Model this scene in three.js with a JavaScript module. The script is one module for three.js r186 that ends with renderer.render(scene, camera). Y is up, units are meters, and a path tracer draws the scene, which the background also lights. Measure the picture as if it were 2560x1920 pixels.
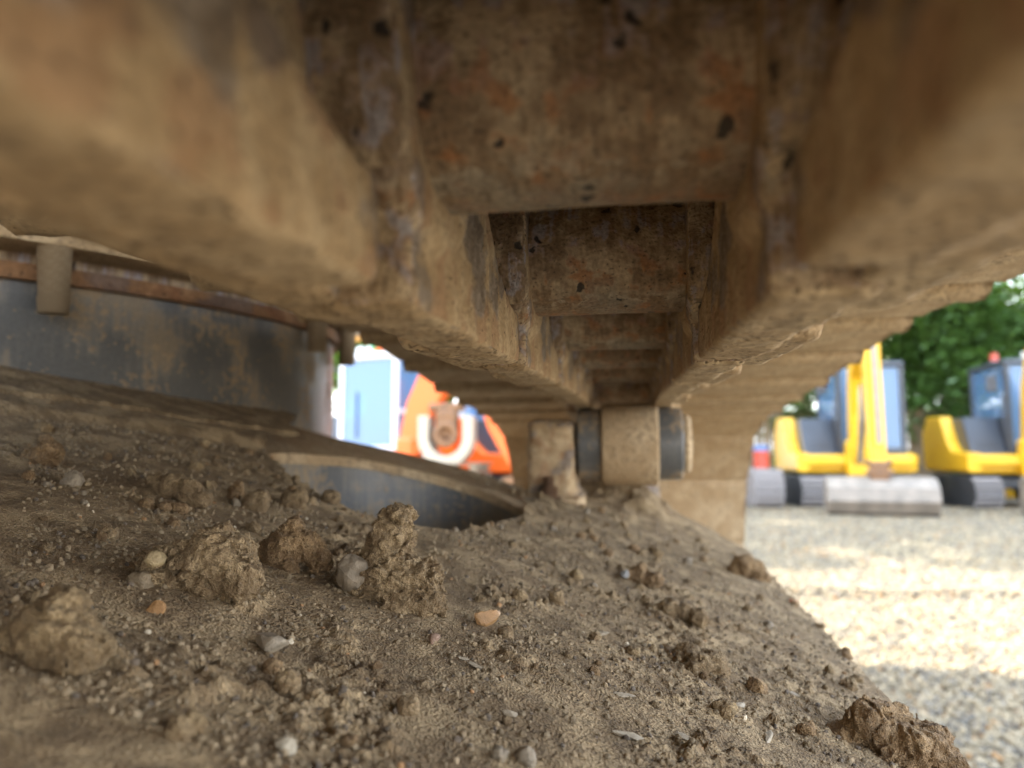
import * as THREE from 'three';
import { RoundedBoxGeometry } from 'three/addons/geometries/RoundedBoxGeometry.js';
import { mergeGeometries } from 'three/addons/utils/BufferGeometryUtils.js';

// ---------------------------------------------------------------- camera, sky, sun, exposure
const scene = new THREE.Scene();
const TILT = 0.0376;                                   // the parked excavator stands on a slight slope
const camera = new THREE.PerspectiveCamera(54.9, 4 / 3, 0.005, 400);
camera.rotation.order = 'YXZ';
camera.position.set(0, 0.8 * Math.cos(TILT), 0.8 * Math.sin(TILT));
camera.rotation.set(THREE.MathUtils.degToRad(5.74), THREE.MathUtils.degToRad(9.04), 0);
camera.focus = 0.335;
camera.userData.fStop = 7.2;
const SUN = new THREE.Vector3(-0.75, 0.9, -0.66).normalize();
{ // bright summer sky with thin high haze: blue overhead, whiter low down and round the sun
  const w = 256, h = 128, d = new Float32Array(w * h * 4);
  for (let j = 0; j < h; j++) for (let i = 0; i < w; i++) {
    const el = ((j + 0.5) / h - 0.5) * Math.PI, az = ((i + 0.5) / w - 0.5) * 2 * Math.PI, up = Math.sin(el), c = Math.cos(el);
    const ca = Math.cos(az) * c * SUN.x + up * SUN.y + Math.sin(az) * c * SUN.z, t = Math.pow(1 - Math.max(0, up), 2.2), glow = 0.5 * Math.pow(Math.max(0, ca), 12) + 0.18 * Math.max(0, ca) ** 3;
    const k = 4 * (j * w + i); d[k] = 0.39 + 0.3 * t + glow; d[k + 1] = 0.5 + 0.2 * t + 0.95 * glow; d[k + 2] = 0.68 + 0.04 * t + 0.85 * glow; d[k + 3] = 1;
  }
  const t = new THREE.DataTexture(d, w, h, THREE.RGBAFormat, THREE.FloatType); t.mapping = THREE.EquirectangularReflectionMapping; t.magFilter = t.minFilter = THREE.LinearFilter; t.needsUpdate = true;
  scene.background = t; scene.environment = t;
}
const sun = new THREE.DirectionalLight(new THREE.Color(1, 0.92, 0.78), 3.2);
sun.position.copy(SUN).multiplyScalar(30);
sun.castShadow = true;
sun.shadow.radius = 1; sun.shadow.mapSize.set(2048, 2048);
Object.assign(sun.shadow.camera, { left: -18, right: 18, top: 18, bottom: -18, near: 1, far: 70 });
scene.add(sun, sun.target);
const renderer = new THREE.WebGLRenderer({ antialias: true });
renderer.toneMapping = THREE.LinearToneMapping;
renderer.toneMappingExposure = 10;
renderer.shadowMap.enabled = true;

// ---------------------------------------------------------------- noise and helpers
function rngOf(a) { return () => { a |= 0; a = a + 0x6D2B79F5 | 0; let t = Math.imul(a ^ a >>> 15, 1 | a); t = t + Math.imul(t ^ t >>> 7, 61 | t) ^ t; return ((t ^ t >>> 14) >>> 0) / 4294967296; }; }
const PERM = new Uint8Array(512); { const r = rngOf(7); const p = [...Array(256).keys()]; for (let i = 255; i > 0; i--) { const j = Math.floor(r() * (i + 1)); [p[i], p[j]] = [p[j], p[i]]; } for (let i = 0; i < 512; i++) PERM[i] = p[i & 255]; }
const fade = (t) => t * t * t * (t * (t * 6 - 15) + 10);
function g3(h, x, y, z) { h &= 15; const u = h < 8 ? x : y, v = h < 4 ? y : h === 12 || h === 14 ? x : z; return ((h & 1) ? -u : u) + ((h & 2) ? -v : v); }
const lerp = (t, p, q) => p + t * (q - p);
function n3(x, y, z) {
  const X = Math.floor(x), Y = Math.floor(y), Z = Math.floor(z); x -= X; y -= Y; z -= Z;
  const u = fade(x), v = fade(y), w = fade(z), a = X & 255, b = (X + 1) & 255, c = Y & 255, d = (Y + 1) & 255, e = Z & 255, f = (Z + 1) & 255;
  const ac = PERM[PERM[a] + c], ad = PERM[PERM[a] + d], bc = PERM[PERM[b] + c], bd = PERM[PERM[b] + d], x1 = x - 1, y1 = y - 1, z1 = z - 1;
  return lerp(w, lerp(v, lerp(u, g3(PERM[ac + e], x, y, z), g3(PERM[bc + e], x1, y, z)), lerp(u, g3(PERM[ad + e], x, y1, z), g3(PERM[bd + e], x1, y1, z))),
    lerp(v, lerp(u, g3(PERM[ac + f], x, y, z1), g3(PERM[bc + f], x1, y, z1)), lerp(u, g3(PERM[ad + f], x, y1, z1), g3(PERM[bd + f], x1, y1, z1))));
}
function fbm(x, y, z, o = 4, g = 0.5) { let s = 0, a = 1; for (let i = 0; i < o; i++) { s += a * n3(x, y, z); x = x * 2.03 + 17.1; y = y * 2.03 + 5.7; z = z * 2.03 + 9.3; a *= g; } return s; }
// periodic 2-D noise for tiling textures
const GC = new Float32Array(256), GS = new Float32Array(256); for (let i = 0; i < 256; i++) { GC[i] = 1.4 * Math.cos(i * 0.0245437); GS[i] = 1.4 * Math.sin(i * 0.0245437); }
function p2(x, y, P, s) { const X = Math.floor(x), Y = Math.floor(y); x -= X; y -= Y; const u = fade(x), v = fade(y), a = ((X % P) + P) % P + s * 31, b = (((X + 1) % P) + P) % P + s * 31, c = (((Y % P) + P) % P + s * 57) & 255, d = ((((Y + 1) % P) + P) % P + s * 57) & 255;
  const A = PERM[a & 255], B = PERM[b & 255], h0 = PERM[A + c], h1 = PERM[B + c], h2 = PERM[A + d], h3 = PERM[B + d];
  return lerp(v, lerp(u, GC[h0] * x + GS[h0] * y, GC[h1] * (x - 1) + GS[h1] * y), lerp(u, GC[h2] * x + GS[h2] * (y - 1), GC[h3] * (x - 1) + GS[h3] * (y - 1))); }
function pf(u, v, f, o, s, g = 0.5) { let r = 0, a = 1; for (let i = 0; i < o; i++) { r += a * p2(u * f, v * f, f, s + i); f *= 2; a *= g; } return r; }
// periodic cells: distance to nearest point and its random number
function cell(u, v, P, s) { const x = u * P, y = v * P, X = Math.floor(x), Y = Math.floor(y); let best = 9, id = 0;
  for (let j = -1; j <= 1; j++) for (let i = -1; i <= 1; i++) { const a = ((X + i) % P + P) % P, b = ((Y + j) % P + P) % P; const h = PERM[PERM[(a + s * 13) & 255] + ((b + s * 29) & 255)], k = PERM[(h + 91) & 255], d = Math.hypot(X + i + h / 255 - x, Y + j + k / 255 - y); if (d < best) { best = d; id = PERM[(h + k + s) & 255] / 255; } } return [best, id]; }
function bumps(x, z, f, s) { x *= f; z *= f; const X = Math.floor(x), Z = Math.floor(z); let b = 0; for (let j = -1; j <= 1; j++) for (let i = -1; i <= 1; i++) { const h = PERM[PERM[(X + i + s) & 255] + ((Z + j) & 255)], k = PERM[(h + 91) & 255], t = PERM[(k + h) & 255] / 255, r = 0.25 + 0.4 * t * t, d = Math.hypot(X + i + h / 255 - x, Z + j + k / 255 - z); if (d < r) b = Math.max(b, Math.sqrt(1 - d * d / (r * r)) * r * (0.3 + t * t)); } return b; }
const smooth = (a, b, x) => { const t = Math.min(1, Math.max(0, (x - a) / (b - a))); return t * t * (3 - 2 * t); };
const mix = (a, b, t) => a + (b - a) * t;
const mix3 = (a, b, t) => [mix(a[0], b[0], t), mix(a[1], b[1], t), mix(a[2], b[2], t)];
const toS = (c) => { c = Math.min(1, Math.max(0, c)); return 255 * (c <= 0.0031308 ? 12.92 * c : 1.055 * Math.pow(c, 1 / 2.4) - 0.055); };
// fn(u, v) -> { c: linear rgb, h: height 0..1, r: roughness }
function surface(size, fn) {
  const C = new Uint8Array(size * size * 4), B = new Uint8Array(size * size * 4), R = new Uint8Array(size * size * 4);
  for (let j = 0, k = 0; j < size; j++) for (let i = 0; i < size; i++, k += 4) {
    const { c, h, r = 0.9 } = fn(i / size, j / size);
    C[k] = toS(c[0]); C[k + 1] = toS(c[1]); C[k + 2] = toS(c[2]); C[k + 3] = 255;
    B[k] = B[k + 1] = B[k + 2] = 255 * Math.min(1, Math.max(0, h)); B[k + 3] = 255;
    R[k] = R[k + 1] = R[k + 2] = 255 * Math.min(1, Math.max(0, r)); R[k + 3] = 255;
  }
  const T = (d, srgb) => { const t = new THREE.DataTexture(d, size, size); t.wrapS = t.wrapT = THREE.RepeatWrapping; t.magFilter = THREE.LinearFilter; t.minFilter = THREE.LinearFilter; if (srgb) t.colorSpace = THREE.SRGBColorSpace; t.needsUpdate = true; return t; };
  return { map: T(C, true), bumpMap: T(B), roughnessMap: T(R) };
}
function matOf(t, tile, bump, extra = {}) { const rep = (x) => { const c = x.clone(); c.repeat.set(1 / tile, 1 / tile); c.needsUpdate = true; return c; };
  return new THREE.MeshStandardMaterial({ map: rep(t.map), bumpMap: rep(t.bumpMap), roughnessMap: rep(t.roughnessMap), roughness: 1, bumpScale: bump, metalness: 0, ...extra }); }
const plain = (r, g, b, rough = 0.7, extra = {}) => new THREE.MeshStandardMaterial({ color: new THREE.Color().setRGB(r, g, b), roughness: rough, ...extra });

// uv in metres, each triangle along its main axis
function boxUV(geo) {
  const g = geo.index ? geo.toNonIndexed() : geo, p = g.attributes.position, uv = new Float32Array(p.count * 2), a = new THREE.Vector3(), b = new THREE.Vector3(), c = new THREE.Vector3(), n = new THREE.Vector3();
  for (let i = 0; i < p.count; i += 3) {
    a.fromBufferAttribute(p, i); b.fromBufferAttribute(p, i + 1); c.fromBufferAttribute(p, i + 2);
    n.copy(b).sub(a).cross(c.clone().sub(a)); const X = Math.abs(n.x), Y = Math.abs(n.y), Z = Math.abs(n.z);
    [a, b, c].forEach((q, k) => { const o = 2 * (i + k); if (X >= Y && X >= Z) { uv[o] = q.z; uv[o + 1] = q.y; } else if (Y >= Z) { uv[o] = q.x; uv[o + 1] = q.z; } else { uv[o] = q.x; uv[o + 1] = q.y; } });
  }
  g.setAttribute('uv', new THREE.BufferAttribute(uv, 2)); return g;
}
// naive surface nets: a mesh of the field's zero level
function nets(f, lo, hi, cs) {
  const N = [0, 1, 2].map((k) => Math.ceil((hi[k] - lo[k]) / cs) + 1), [nx, ny, nz] = N, F = new Float32Array(nx * ny * nz), id = new Int32Array(nx * ny * nz).fill(-1);
  const at = (i, j, k) => i + nx * (j + ny * k);
  for (let k = 0; k < nz; k++) for (let j = 0; j < ny; j++) for (let i = 0; i < nx; i++) F[at(i, j, k)] = f(lo[0] + i * cs, lo[1] + j * cs, lo[2] + k * cs);
  const V = [], I = [];
  for (let k = 0; k < nz - 1; k++) for (let j = 0; j < ny - 1; j++) for (let i = 0; i < nx - 1; i++) {
    let sx = 0, sy = 0, sz = 0, n = 0, mask = 0; const v = [];
    for (let q = 0; q < 8; q++) { v[q] = F[at(i + (q & 1), j + (q >> 1 & 1), k + (q >> 2))]; if (v[q] < 0) mask |= 1 << q; }
    if (mask === 0 || mask === 255) continue;
    for (let q = 0; q < 8; q++) for (const b of [1, 2, 4]) { if (q & b) continue; const r = q | b; if ((v[q] < 0) === (v[r] < 0)) continue; const t = v[q] / (v[q] - v[r]); sx += (q & 1) + (b === 1 ? t : 0); sy += (q >> 1 & 1) + (b === 2 ? t : 0); sz += (q >> 2) + (b === 4 ? t : 0); n++; }
    id[at(i, j, k)] = V.length / 3; V.push(lo[0] + (i + sx / n) * cs, lo[1] + (j + sy / n) * cs, lo[2] + (k + sz / n) * cs);
  }
  const quad = (a, b, c, d, flip) => { if (a < 0 || b < 0 || c < 0 || d < 0) return; flip ? I.push(a, c, b, a, d, c) : I.push(a, b, c, a, c, d); };
  for (let k = 1; k < nz - 1; k++) for (let j = 1; j < ny - 1; j++) for (let i = 1; i < nx - 1; i++) {
    const a = F[at(i, j, k)] < 0;
    if (a !== F[at(i + 1, j, k)] < 0) quad(id[at(i, j - 1, k - 1)], id[at(i, j, k - 1)], id[at(i, j, k)], id[at(i, j - 1, k)], !a);
    if (a !== F[at(i, j + 1, k)] < 0) quad(id[at(i - 1, j, k - 1)], id[at(i - 1, j, k)], id[at(i, j, k)], id[at(i, j, k - 1)], !a);
    if (a !== F[at(i, j, k + 1)] < 0) quad(id[at(i - 1, j - 1, k)], id[at(i, j - 1, k)], id[at(i, j, k)], id[at(i - 1, j, k)], !a);
  }
  const g = new THREE.BufferGeometry(); g.setAttribute('position', new THREE.Float32BufferAttribute(V, 3)); g.setIndex(I); g.computeVertexNormals(); return boxUV(g);
}
const smin = (a, b, k) => { const h = Math.max(k - Math.abs(a - b), 0) / k; return Math.min(a, b) - h * h * k * 0.25; };
const box2 = (x, y, x0, x1, y0, y1, r) => { const a = Math.abs(x - (x0 + x1) / 2) - (x1 - x0) / 2 + r, b = Math.abs(y - (y0 + y1) / 2) - (y1 - y0) / 2 + r; return Math.hypot(Math.max(a, 0), Math.max(b, 0)) + Math.min(Math.max(a, b), 0) - r; };
const slab = (d, w, w0, w1, r) => { const a = d + r, b = Math.abs(w - (w0 + w1) / 2) - (w1 - w0) / 2 + r; return Math.hypot(Math.max(a, 0), Math.max(b, 0)) + Math.min(Math.max(a, b), 0) - r; };

const used = new Map();
const numbered = (n) => { const k = used.get(n) ?? 0; used.set(n, k + 1); return k ? n + '_' + String(k).padStart(3, '0') : n; };
function part(name, geo, m, parent) { const o = new THREE.Mesh(geo, m); o.name = name; o.castShadow = o.receiveShadow = true; parent.add(o); return o; }
function sub(name, parent) { const g = new THREE.Group(); g.name = name; parent.add(g); return g; }
function thing(name, label, category, group) { const o = new THREE.Group(); o.name = numbered(name); o.userData = { label, category }; if (group) o.userData.group = group; scene.add(o); return o; }
function thingMesh(name, geo, m, label, category, group) { const o = new THREE.Mesh(geo, m); o.name = numbered(name); o.castShadow = o.receiveShadow = true; o.userData = { label, category }; if (group) o.userData.group = group; scene.add(o); return o; }
function structure(name, geo, m, kind = 'structure') { const o = new THREE.Mesh(geo, m); o.name = name; o.castShadow = o.receiveShadow = true; o.userData = { kind }; scene.add(o); return o; }
const rb = (w, h, d, x, y, z, r = 0.03, s = 2) => new RoundedBoxGeometry(w, h, d, s, Math.min(r, w / 2.01, h / 2.01, d / 2.01)).translate(x, y, z);
const tube = (pts, r, n = 10, seg = 24) => new THREE.TubeGeometry(new THREE.CatmullRomCurve3(pts.map((p) => new THREE.Vector3(...p))), seg, r, n);
const merge = (l) => mergeGeometries(l.map((g) => { const q = g.index ? g.toNonIndexed() : g; for (const k of Object.keys(q.attributes)) if (!['position', 'normal', 'uv'].includes(k)) q.deleteAttribute(k); return q; }));
const V3 = (x, y, z) => new THREE.Vector3(x, y, z);
// machine frame: x across, h height above the camera's level, d metres ahead -> the machine group's own axes
const L = (x, h, d) => V3(x, h + 0.8, -d);
const L2W = new THREE.Matrix4().makeRotationX(TILT);
const world = (x, h, d) => L(x, h, d).applyMatrix4(L2W);

// ---------------------------------------------------------------- materials
const TAN = [0.40, 0.285, 0.16], DUST = [0.49, 0.37, 0.225], EARTH = [0.23, 0.165, 0.095], WET = [0.105, 0.072, 0.038], RUST = [0.24, 0.085, 0.025], STEEL = [0.075, 0.07, 0.068], DARK = [0.025, 0.02, 0.017];
const speck = (u, v, s) => { const h = PERM[PERM[(Math.floor(u * 1024) + s) & 255] + (Math.floor(v * 1024) & 255)]; return h / 255 - 0.5; };
const tDry = surface(768, (u, v) => {            // dried mud skin on the rails and shoes: cracks, pits, scrapes
  const a = pf(u, v, 4, 6, 1), b = pf(u, v, 24, 4, 9), gr = pf(u * 1, v, 64, 2, 15), st = p2(u * 8, v * 90, 360, 4) * 0.6 + p2(u * 20, v * 200, 800, 5) * 0.4;
  let c = mix3(TAN, DUST, smooth(-0.3, 0.5, a)); c = mix3(c, EARTH, smooth(0.15, 0.75, b + 0.35 * a) * 0.7);
  const [d, id] = cell(u, v, 46, 3), pit = id > 0.62 ? smooth(0.26, 0.1, d) : 0;
  const crack = smooth(0.05, 0, Math.abs(pf(u, v, 10, 4, 21))) * smooth(0.1, 0.45, pf(u, v, 5, 3, 33));
  c = mix3(c, WET, pit * 0.75); c = mix3(c, WET, crack * 0.7);
  const k = 1 + 0.16 * gr + 0.12 * speck(u, v, 3) + 0.1 * st;
  return { c: c.map((x) => x * k), h: 0.55 + 0.22 * b + 0.14 * gr + 0.1 * st - 0.5 * pit - 0.45 * crack, r: 0.92 };
});
const tRail = surface(768, (u, v) => {           // inner link faces: mud film over rusted forged steel
  const a = pf(u, v, 4, 6, 2), b = pf(u, v, 18, 5, 11), e = pf(u, v, 9, 5, 44), gr = pf(u, v, 96, 2, 17), run = p2(u * 10, v * 70, 280, 27) * 0.5 + p2(u * 70, v * 8, 280, 28) * 0.5;
  let c = mix3(TAN, DUST, smooth(-0.4, 0.4, b)); const ru = smooth(0.05, 0.5, e + 0.35 * b + 0.25 * run);
  c = mix3(c, [0.27, 0.125, 0.055], ru * 0.5); const st = smooth(0.12, 0.42, a + 0.2 * b + 0.2 * run); c = mix3(c, mix3([0.13, 0.105, 0.09], [0.22, 0.19, 0.17], smooth(-0.2, 0.4, b)), st * 0.75);
  const flake = smooth(0.03, 0, Math.abs(pf(u, v, 14, 4, 81))) * smooth(0.0, 0.4, a); c = mix3(c, [0.12, 0.08, 0.045], flake * 0.6);
  const [d, id] = cell(u + 0.01 * b, v + 0.01 * e, 64, 8), pit = id > 0.8 ? smooth(0.16 + 0.9 * (id - 0.8), 0.05, d + 0.05 * gr) : 0; c = mix3(c, DARK, pit * 0.75);
  const k = 1 + 0.22 * gr + 0.16 * speck(u, v, 5) + 0.1 * run;
  return { c: c.map((x) => x * k), h: 0.5 + 0.22 * b + 0.16 * gr - 0.4 * pit + 0.12 * ru - 0.3 * flake, r: mix(0.92, 0.6, st) };
});
const tBush = surface(768, (u, v) => {           // bushings, u along the pin, v once round: rust bloom, bare steel, mud film, pits, and the band worn and caked where the sprocket bears
  const a = pf(u, v, 6, 5, 3), b = pf(u, v, 24, 4, 12), e = pf(u, v, 14, 5, 61), m = pf(u, v, 5, 5, 71), gr = pf(u, v, 96, 2, 18), run = p2(u * 60, v * 6, 240, 22) * 0.6 + p2(u * 140, v * 12, 560, 23) * 0.4;
  const w = v > 0.6 ? v - 1 : v, z1 = smooth(0.09, -0.02, w + 0.05 * m + 0.03 * e), z3 = smooth(0.12, 0.19, w + 0.06 * m + 0.03 * b) * smooth(0.34, 0.26, w + 0.03 * b);
  let c = mix3([0.24, 0.16, 0.09], [0.5, 0.385, 0.245], smooth(-0.35, 0.4, 0.7 * m + 0.4 * b + 0.25 * run));
  c = mix3(c, [0.36, 0.14, 0.04], smooth(0.0, 0.45, 0.6 * e + 0.5 * b + 0.25 * run) * 0.7);
  const st = smooth(0.0, 0.4, 0.5 * e + 0.4 * b + 0.4 * run) * z1; c = mix3(c, [0.34, 0.34, 0.36], st * 0.8);
  c = mix3(c, mix3([0.1, 0.09, 0.072], [0.21, 0.18, 0.135], smooth(-0.3, 0.5, b + 0.6 * m)), z3 * 0.7 * smooth(-0.5, 0.3, m + 0.5 * b));
  const lip = smooth(0.02, 0.0, Math.abs(w + 0.03 * m + 0.018 * b - 0.168)) * smooth(0, 0.2, b); c = mix3(c, [0.45, 0.37, 0.26], lip * 0.7);
  const [d, id] = cell(u + 0.012 * b, v + 0.012 * e, 22, 12), pit = id > 0.82 ? smooth(0.1 + 1.3 * (id - 0.82), 0.03 + 1.0 * (id - 0.82), d + 0.05 * gr) : 0; c = mix3(c, [0.022, 0.018, 0.016], pit * 0.9);
  const [d2, id2] = cell(u + 0.01 * b, v, 90, 14); c = mix3(c, [0.06, 0.04, 0.025], id2 > 0.75 ? smooth(0.34, 0.12, d2) * 0.6 : 0);
  const k = 1 + 0.25 * gr + 0.2 * speck(u, v, 7) + 0.12 * run;
  return { c: c.map((x) => x * k), h: 0.5 + 0.22 * b + 0.2 * gr - 0.4 * pit + 0.1 * z3, r: mix(0.68, 0.38, st) };
});
const tBlack = surface(640, (u, v) => {          // dusty dark grey paint with dried tan splashes
  const a = pf(u, v, 5, 6, 4), b = pf(u, v, 36, 4, 13), m = pf(u, v, 3, 4, 52), gr = pf(u, v, 90, 2, 19), run = p2(u * 50, v * 5, 200, 27);
  let c = mix3([0.1, 0.102, 0.1], [0.19, 0.175, 0.15], smooth(-0.4, 0.5, m + 0.3 * run)); c = mix3(c, [0.25, 0.19, 0.115], smooth(-0.1, 0.6, m + 0.25 * b + 0.35 * run) * 0.6);
  const s = smooth(0.3, 0.46, b * 0.75 + 0.6 * a); c = mix3(c, [0.34, 0.25, 0.15], s * 0.6);
  const k = 1 + 0.15 * gr; return { c: c.map((x) => x * k), h: 0.4 + 0.3 * s + 0.1 * gr, r: mix(0.38, 0.9, Math.max(s, smooth(0, 0.6, m) * 0.5)) };
});
const tSoil = surface(1024, (u, v) => {           // soil skin: sand grain
  const a = pf(u, v, 5, 5, 5), b = pf(u, v, 30, 4, 14), gr = pf(u, v, 128, 2, 20);
  let c = mix3([0.205, 0.138, 0.07], [0.375, 0.272, 0.148], smooth(-0.35, 0.45, a + 0.5 * b)); c = mix3(c, WET, smooth(0.25, 0.6, b - 0.2 * a) * 0.6);
  const sp = speck(u, v, 9); if (sp > 0.475) c = [0.55, 0.44, 0.27]; if (sp < -0.46) c = [0.09, 0.065, 0.04];
  const k = 1 + 0.22 * gr + 0.3 * speck(u, v, 77);
  return { c: c.map((x) => x * k), h: 0.5 + 0.22 * b + 0.26 * gr + 0.16 * sp, r: 0.95 };
});
const tPebble = surface(512, (u, v) => { const a = pf(u, v, 6, 5, 6), gr = pf(u, v, 64, 2, 23); const k = 1 + 0.3 * a + 0.2 * gr; return { c: [0.8 * k, 0.8 * k, 0.8 * k], h: 0.5 + 0.3 * a + 0.2 * gr, r: 0.85 }; });
const tGravel = surface(512, (u, v) => { const [d, id] = cell(u, v, 40, 31), [e, i2] = cell(u, v, 90, 32), gr = pf(u, v, 60, 2, 24);
  let c = mix3([0.15, 0.118, 0.078], [0.25, 0.205, 0.14], id); c = mix3(c, [0.2, 0.16, 0.11], smooth(0.4, 0.75, d)); const k = 1 + 0.15 * gr + 0.2 * (i2 - 0.5); return { c: c.map((x) => x * k), h: 0.9 - d * 0.8 + 0.08 * gr, r: 0.95 }; });
const tWood = surface(512, (u, v) => { const a = pf(u, v, 4, 4, 7), s = p2(u * 60, v * 4, 240, 8), t = p2(u * 130, v * 9, 520, 9); const k = 1 + 0.25 * s + 0.15 * t + 0.2 * a; return { c: [0.19 * k, 0.142 * k, 0.09 * k], h: 0.5 + 0.2 * s + 0.15 * t, r: 0.9 }; });
const M = {
  dry: matOf(tDry, 0.2, 0.0018), rail: matOf(tRail, 0.19, 0.0014), bush: (() => { const m = matOf(tBush, 0.2, 0.0011); for (const t of [m.map, m.bumpMap, m.roughnessMap]) t.repeat.set(5, 1); return m; })(), black: matOf(tBlack, 0.3, 0.0007), eye: matOf(tBush, 0.17, 0.0012),
  soil: matOf(tSoil, 0.14, 0.0026), clod: matOf(tSoil, 0.1, 0.002), gravel: matOf(tGravel, 1.1, 0.012), wood: matOf(tWood, 0.7, 0.003),
  yellow: plain(0.72, 0.40, 0.012, 0.38, { }), orange: plain(0.78, 0.13, 0.012, 0.4), white: plain(0.6, 0.61, 0.62, 0.45), charcoal: plain(0.05, 0.056, 0.066, 0.32), rubber: plain(0.03, 0.03, 0.03, 0.85),
  steelMud: matOf(tPebble, 0.5, 0.004, { color: new THREE.Color().setRGB(0.31, 0.28, 0.26) }), bucketGrey: matOf(tPebble, 1.1, 0.0008, { color: new THREE.Color().setRGB(0.25, 0.205, 0.155), roughness: 0.65 }),
  rustSteel: matOf(tRail, 0.5, 0.003, { color: new THREE.Color().setRGB(0.5, 0.36, 0.28) }), chrome: plain(0.8, 0.8, 0.8, 0.15, { metalness: 1 }),
  glass: new THREE.MeshPhysicalMaterial({ color: new THREE.Color().setRGB(0.3, 0.5, 0.72), roughness: 0.03, transmission: 0.7, thickness: 0, ior: 1.5 }),
  red: plain(0.45, 0.06, 0.03, 0.5), seat: plain(0.03, 0.03, 0.035, 0.8), green: plain(0.02, 0.32, 0.1, 0.5), lamp: plain(0.8, 0.8, 0.78, 0.2), hivis: plain(0.5, 0.55, 0.02, 0.6), sand: matOf(tSoil, 0.6, 0.01, { color: new THREE.Color().setRGB(1.7, 1.5, 1.15) }),
};

// ---------------------------------------------------------------- the yard: ground, gravel
const ridge = (x, d) => { const c = d - 4.55 - 0.05 * x - 0.06 * n3(x * 1.3, 1, 3); return 0.045 * Math.exp(-Math.pow(c / (c < 0 ? 0.06 : 0.22), 2)) * (0.75 + 0.5 * n3(x * 2.3, 5, 1)) * smooth(0.2, 0.6, x); };
{
  const g = new THREE.PlaneGeometry(240, 240, 1, 1).rotateX(-Math.PI / 2); const uv = g.attributes.uv; for (let i = 0; i < uv.count; i++) uv.setXY(i, uv.getX(i) * 240, uv.getY(i) * 240);
  structure('ground', g, M.gravel);
  const gp = [], gi = [], gu = []; const nX = 90, nD = 60; for (let j = 0; j <= nD; j++) for (let i = 0; i <= nX; i++) { const x = 0.2 + 4.3 * i / nX, d = 3.9 + 1.4 * j / nD; gp.push(x, ridge(x, d) - 0.004, -d); gu.push(x, d); } for (let j = 0; j < nD; j++) for (let i = 0; i < nX; i++) { const a = j * (nX + 1) + i; gi.push(a, a + 1, a + nX + 1, a + 1, a + nX + 2, a + nX + 1); }
  const rg = new THREE.BufferGeometry(); rg.setAttribute('position', new THREE.Float32BufferAttribute(gp, 3)); rg.setAttribute('uv', new THREE.Float32BufferAttribute(gu, 2)); rg.setIndex(gi); rg.computeVertexNormals(); structure('gravel_ridge', rg, M.gravel);
  const r = rngOf(11), variants = 1, stone = new THREE.IcosahedronGeometry(1, 1), p = stone.attributes.position;
  for (let i = 0; i < p.count; i++) { const v = V3().fromBufferAttribute(p, i), k = 1 + 0.35 * fbm(v.x * 1.1 + 4, v.y * 1.1, v.z * 1.1, 2); p.setXYZ(i, v.x * k, v.y * k * 0.72, v.z * k * 0.85); }
  stone.computeVertexNormals();
  const N = 90000, inst = new THREE.InstancedMesh(boxUV(stone), matOf(tPebble, 1.2, 0.0, { color: new THREE.Color(1, 1, 1) }), N), q = new THREE.Quaternion(), e = new THREE.Euler(), m = new THREE.Matrix4(), col = new THREE.Color();
  for (let i = 0; i < N; i++) {
    const d = 1.4 + 11.6 * Math.pow(r(), 1.25), x = 0.13 * d + (0.62 * d + 0.3) * r() - 0.2, s = (0.006 + 0.010 * r() * r()) * (1 + 0.05 * d);
    const rut = ridge(x, d);
    q.setFromEuler(e.set(r() * 6, r() * 6, r() * 6)); m.compose(V3(x, s * 0.35 + rut + 0.006 * r(), -d), q, V3(s * (0.8 + 0.5 * r()), s * (0.8 + 0.4 * r()), s * (0.8 + 0.5 * r())));
    inst.setMatrixAt(i, m); const t = r(), k = 0.6 + 0.7 * r(); t < 0.05 ? col.setRGB(0.3 * k, 0.165 * k, 0.06 * k) : t < 0.3 ? col.setRGB(0.15 * k, 0.13 * k, 0.1 * k) : col.setRGB(0.29 * k, 0.232 * k, 0.142 * k); inst.setColorAt(i, col);
  }
  inst.name = 'gravel'; inst.userData = { kind: 'stuff', label: 'pale crushed stone gravel spread over the yard', category: 'gravel' }; inst.castShadow = inst.receiveShadow = true; scene.add(inst);
}

// ---------------------------------------------------------------- the excavator whose track is overhead
const CX = -0.01, P = 0.2;
const pins = [[-0.809, 0.08], [-0.609, 0.082], [-0.409, 0.085], [-0.209, 0.087], [-0.009, 0.0885], [0.191, 0.0895], [0.391, 0.0915], [0.591, 0.094], [0.79, 0.0955], [0.989, 0.0925]];
{ // after the carrier roller the run falls to the idler, wraps round it and comes back along the ground
  let [z, h] = pins[pins.length - 1];
  for (const a of [-0.115, -0.125, -0.1, -0.085, -0.1]) { z += P * Math.cos(a); h += P * Math.sin(a); pins.push([z, h]); }
  let a = -0.26; const last = []; for (let i = 0; i < 7; i++) { z += P * Math.cos(a); h += P * Math.sin(a); pins.push([z, h]); a -= 0.47; }
  for (let i = 0; i < 7; i++) { z -= P; pins.push([z, h]); }
}
const exc = thing('crawler_excavator', 'large muddy crawler excavator whose rusty track chain and track frame surround the view', 'excavator');
exc.rotation.x = TILT;
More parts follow.
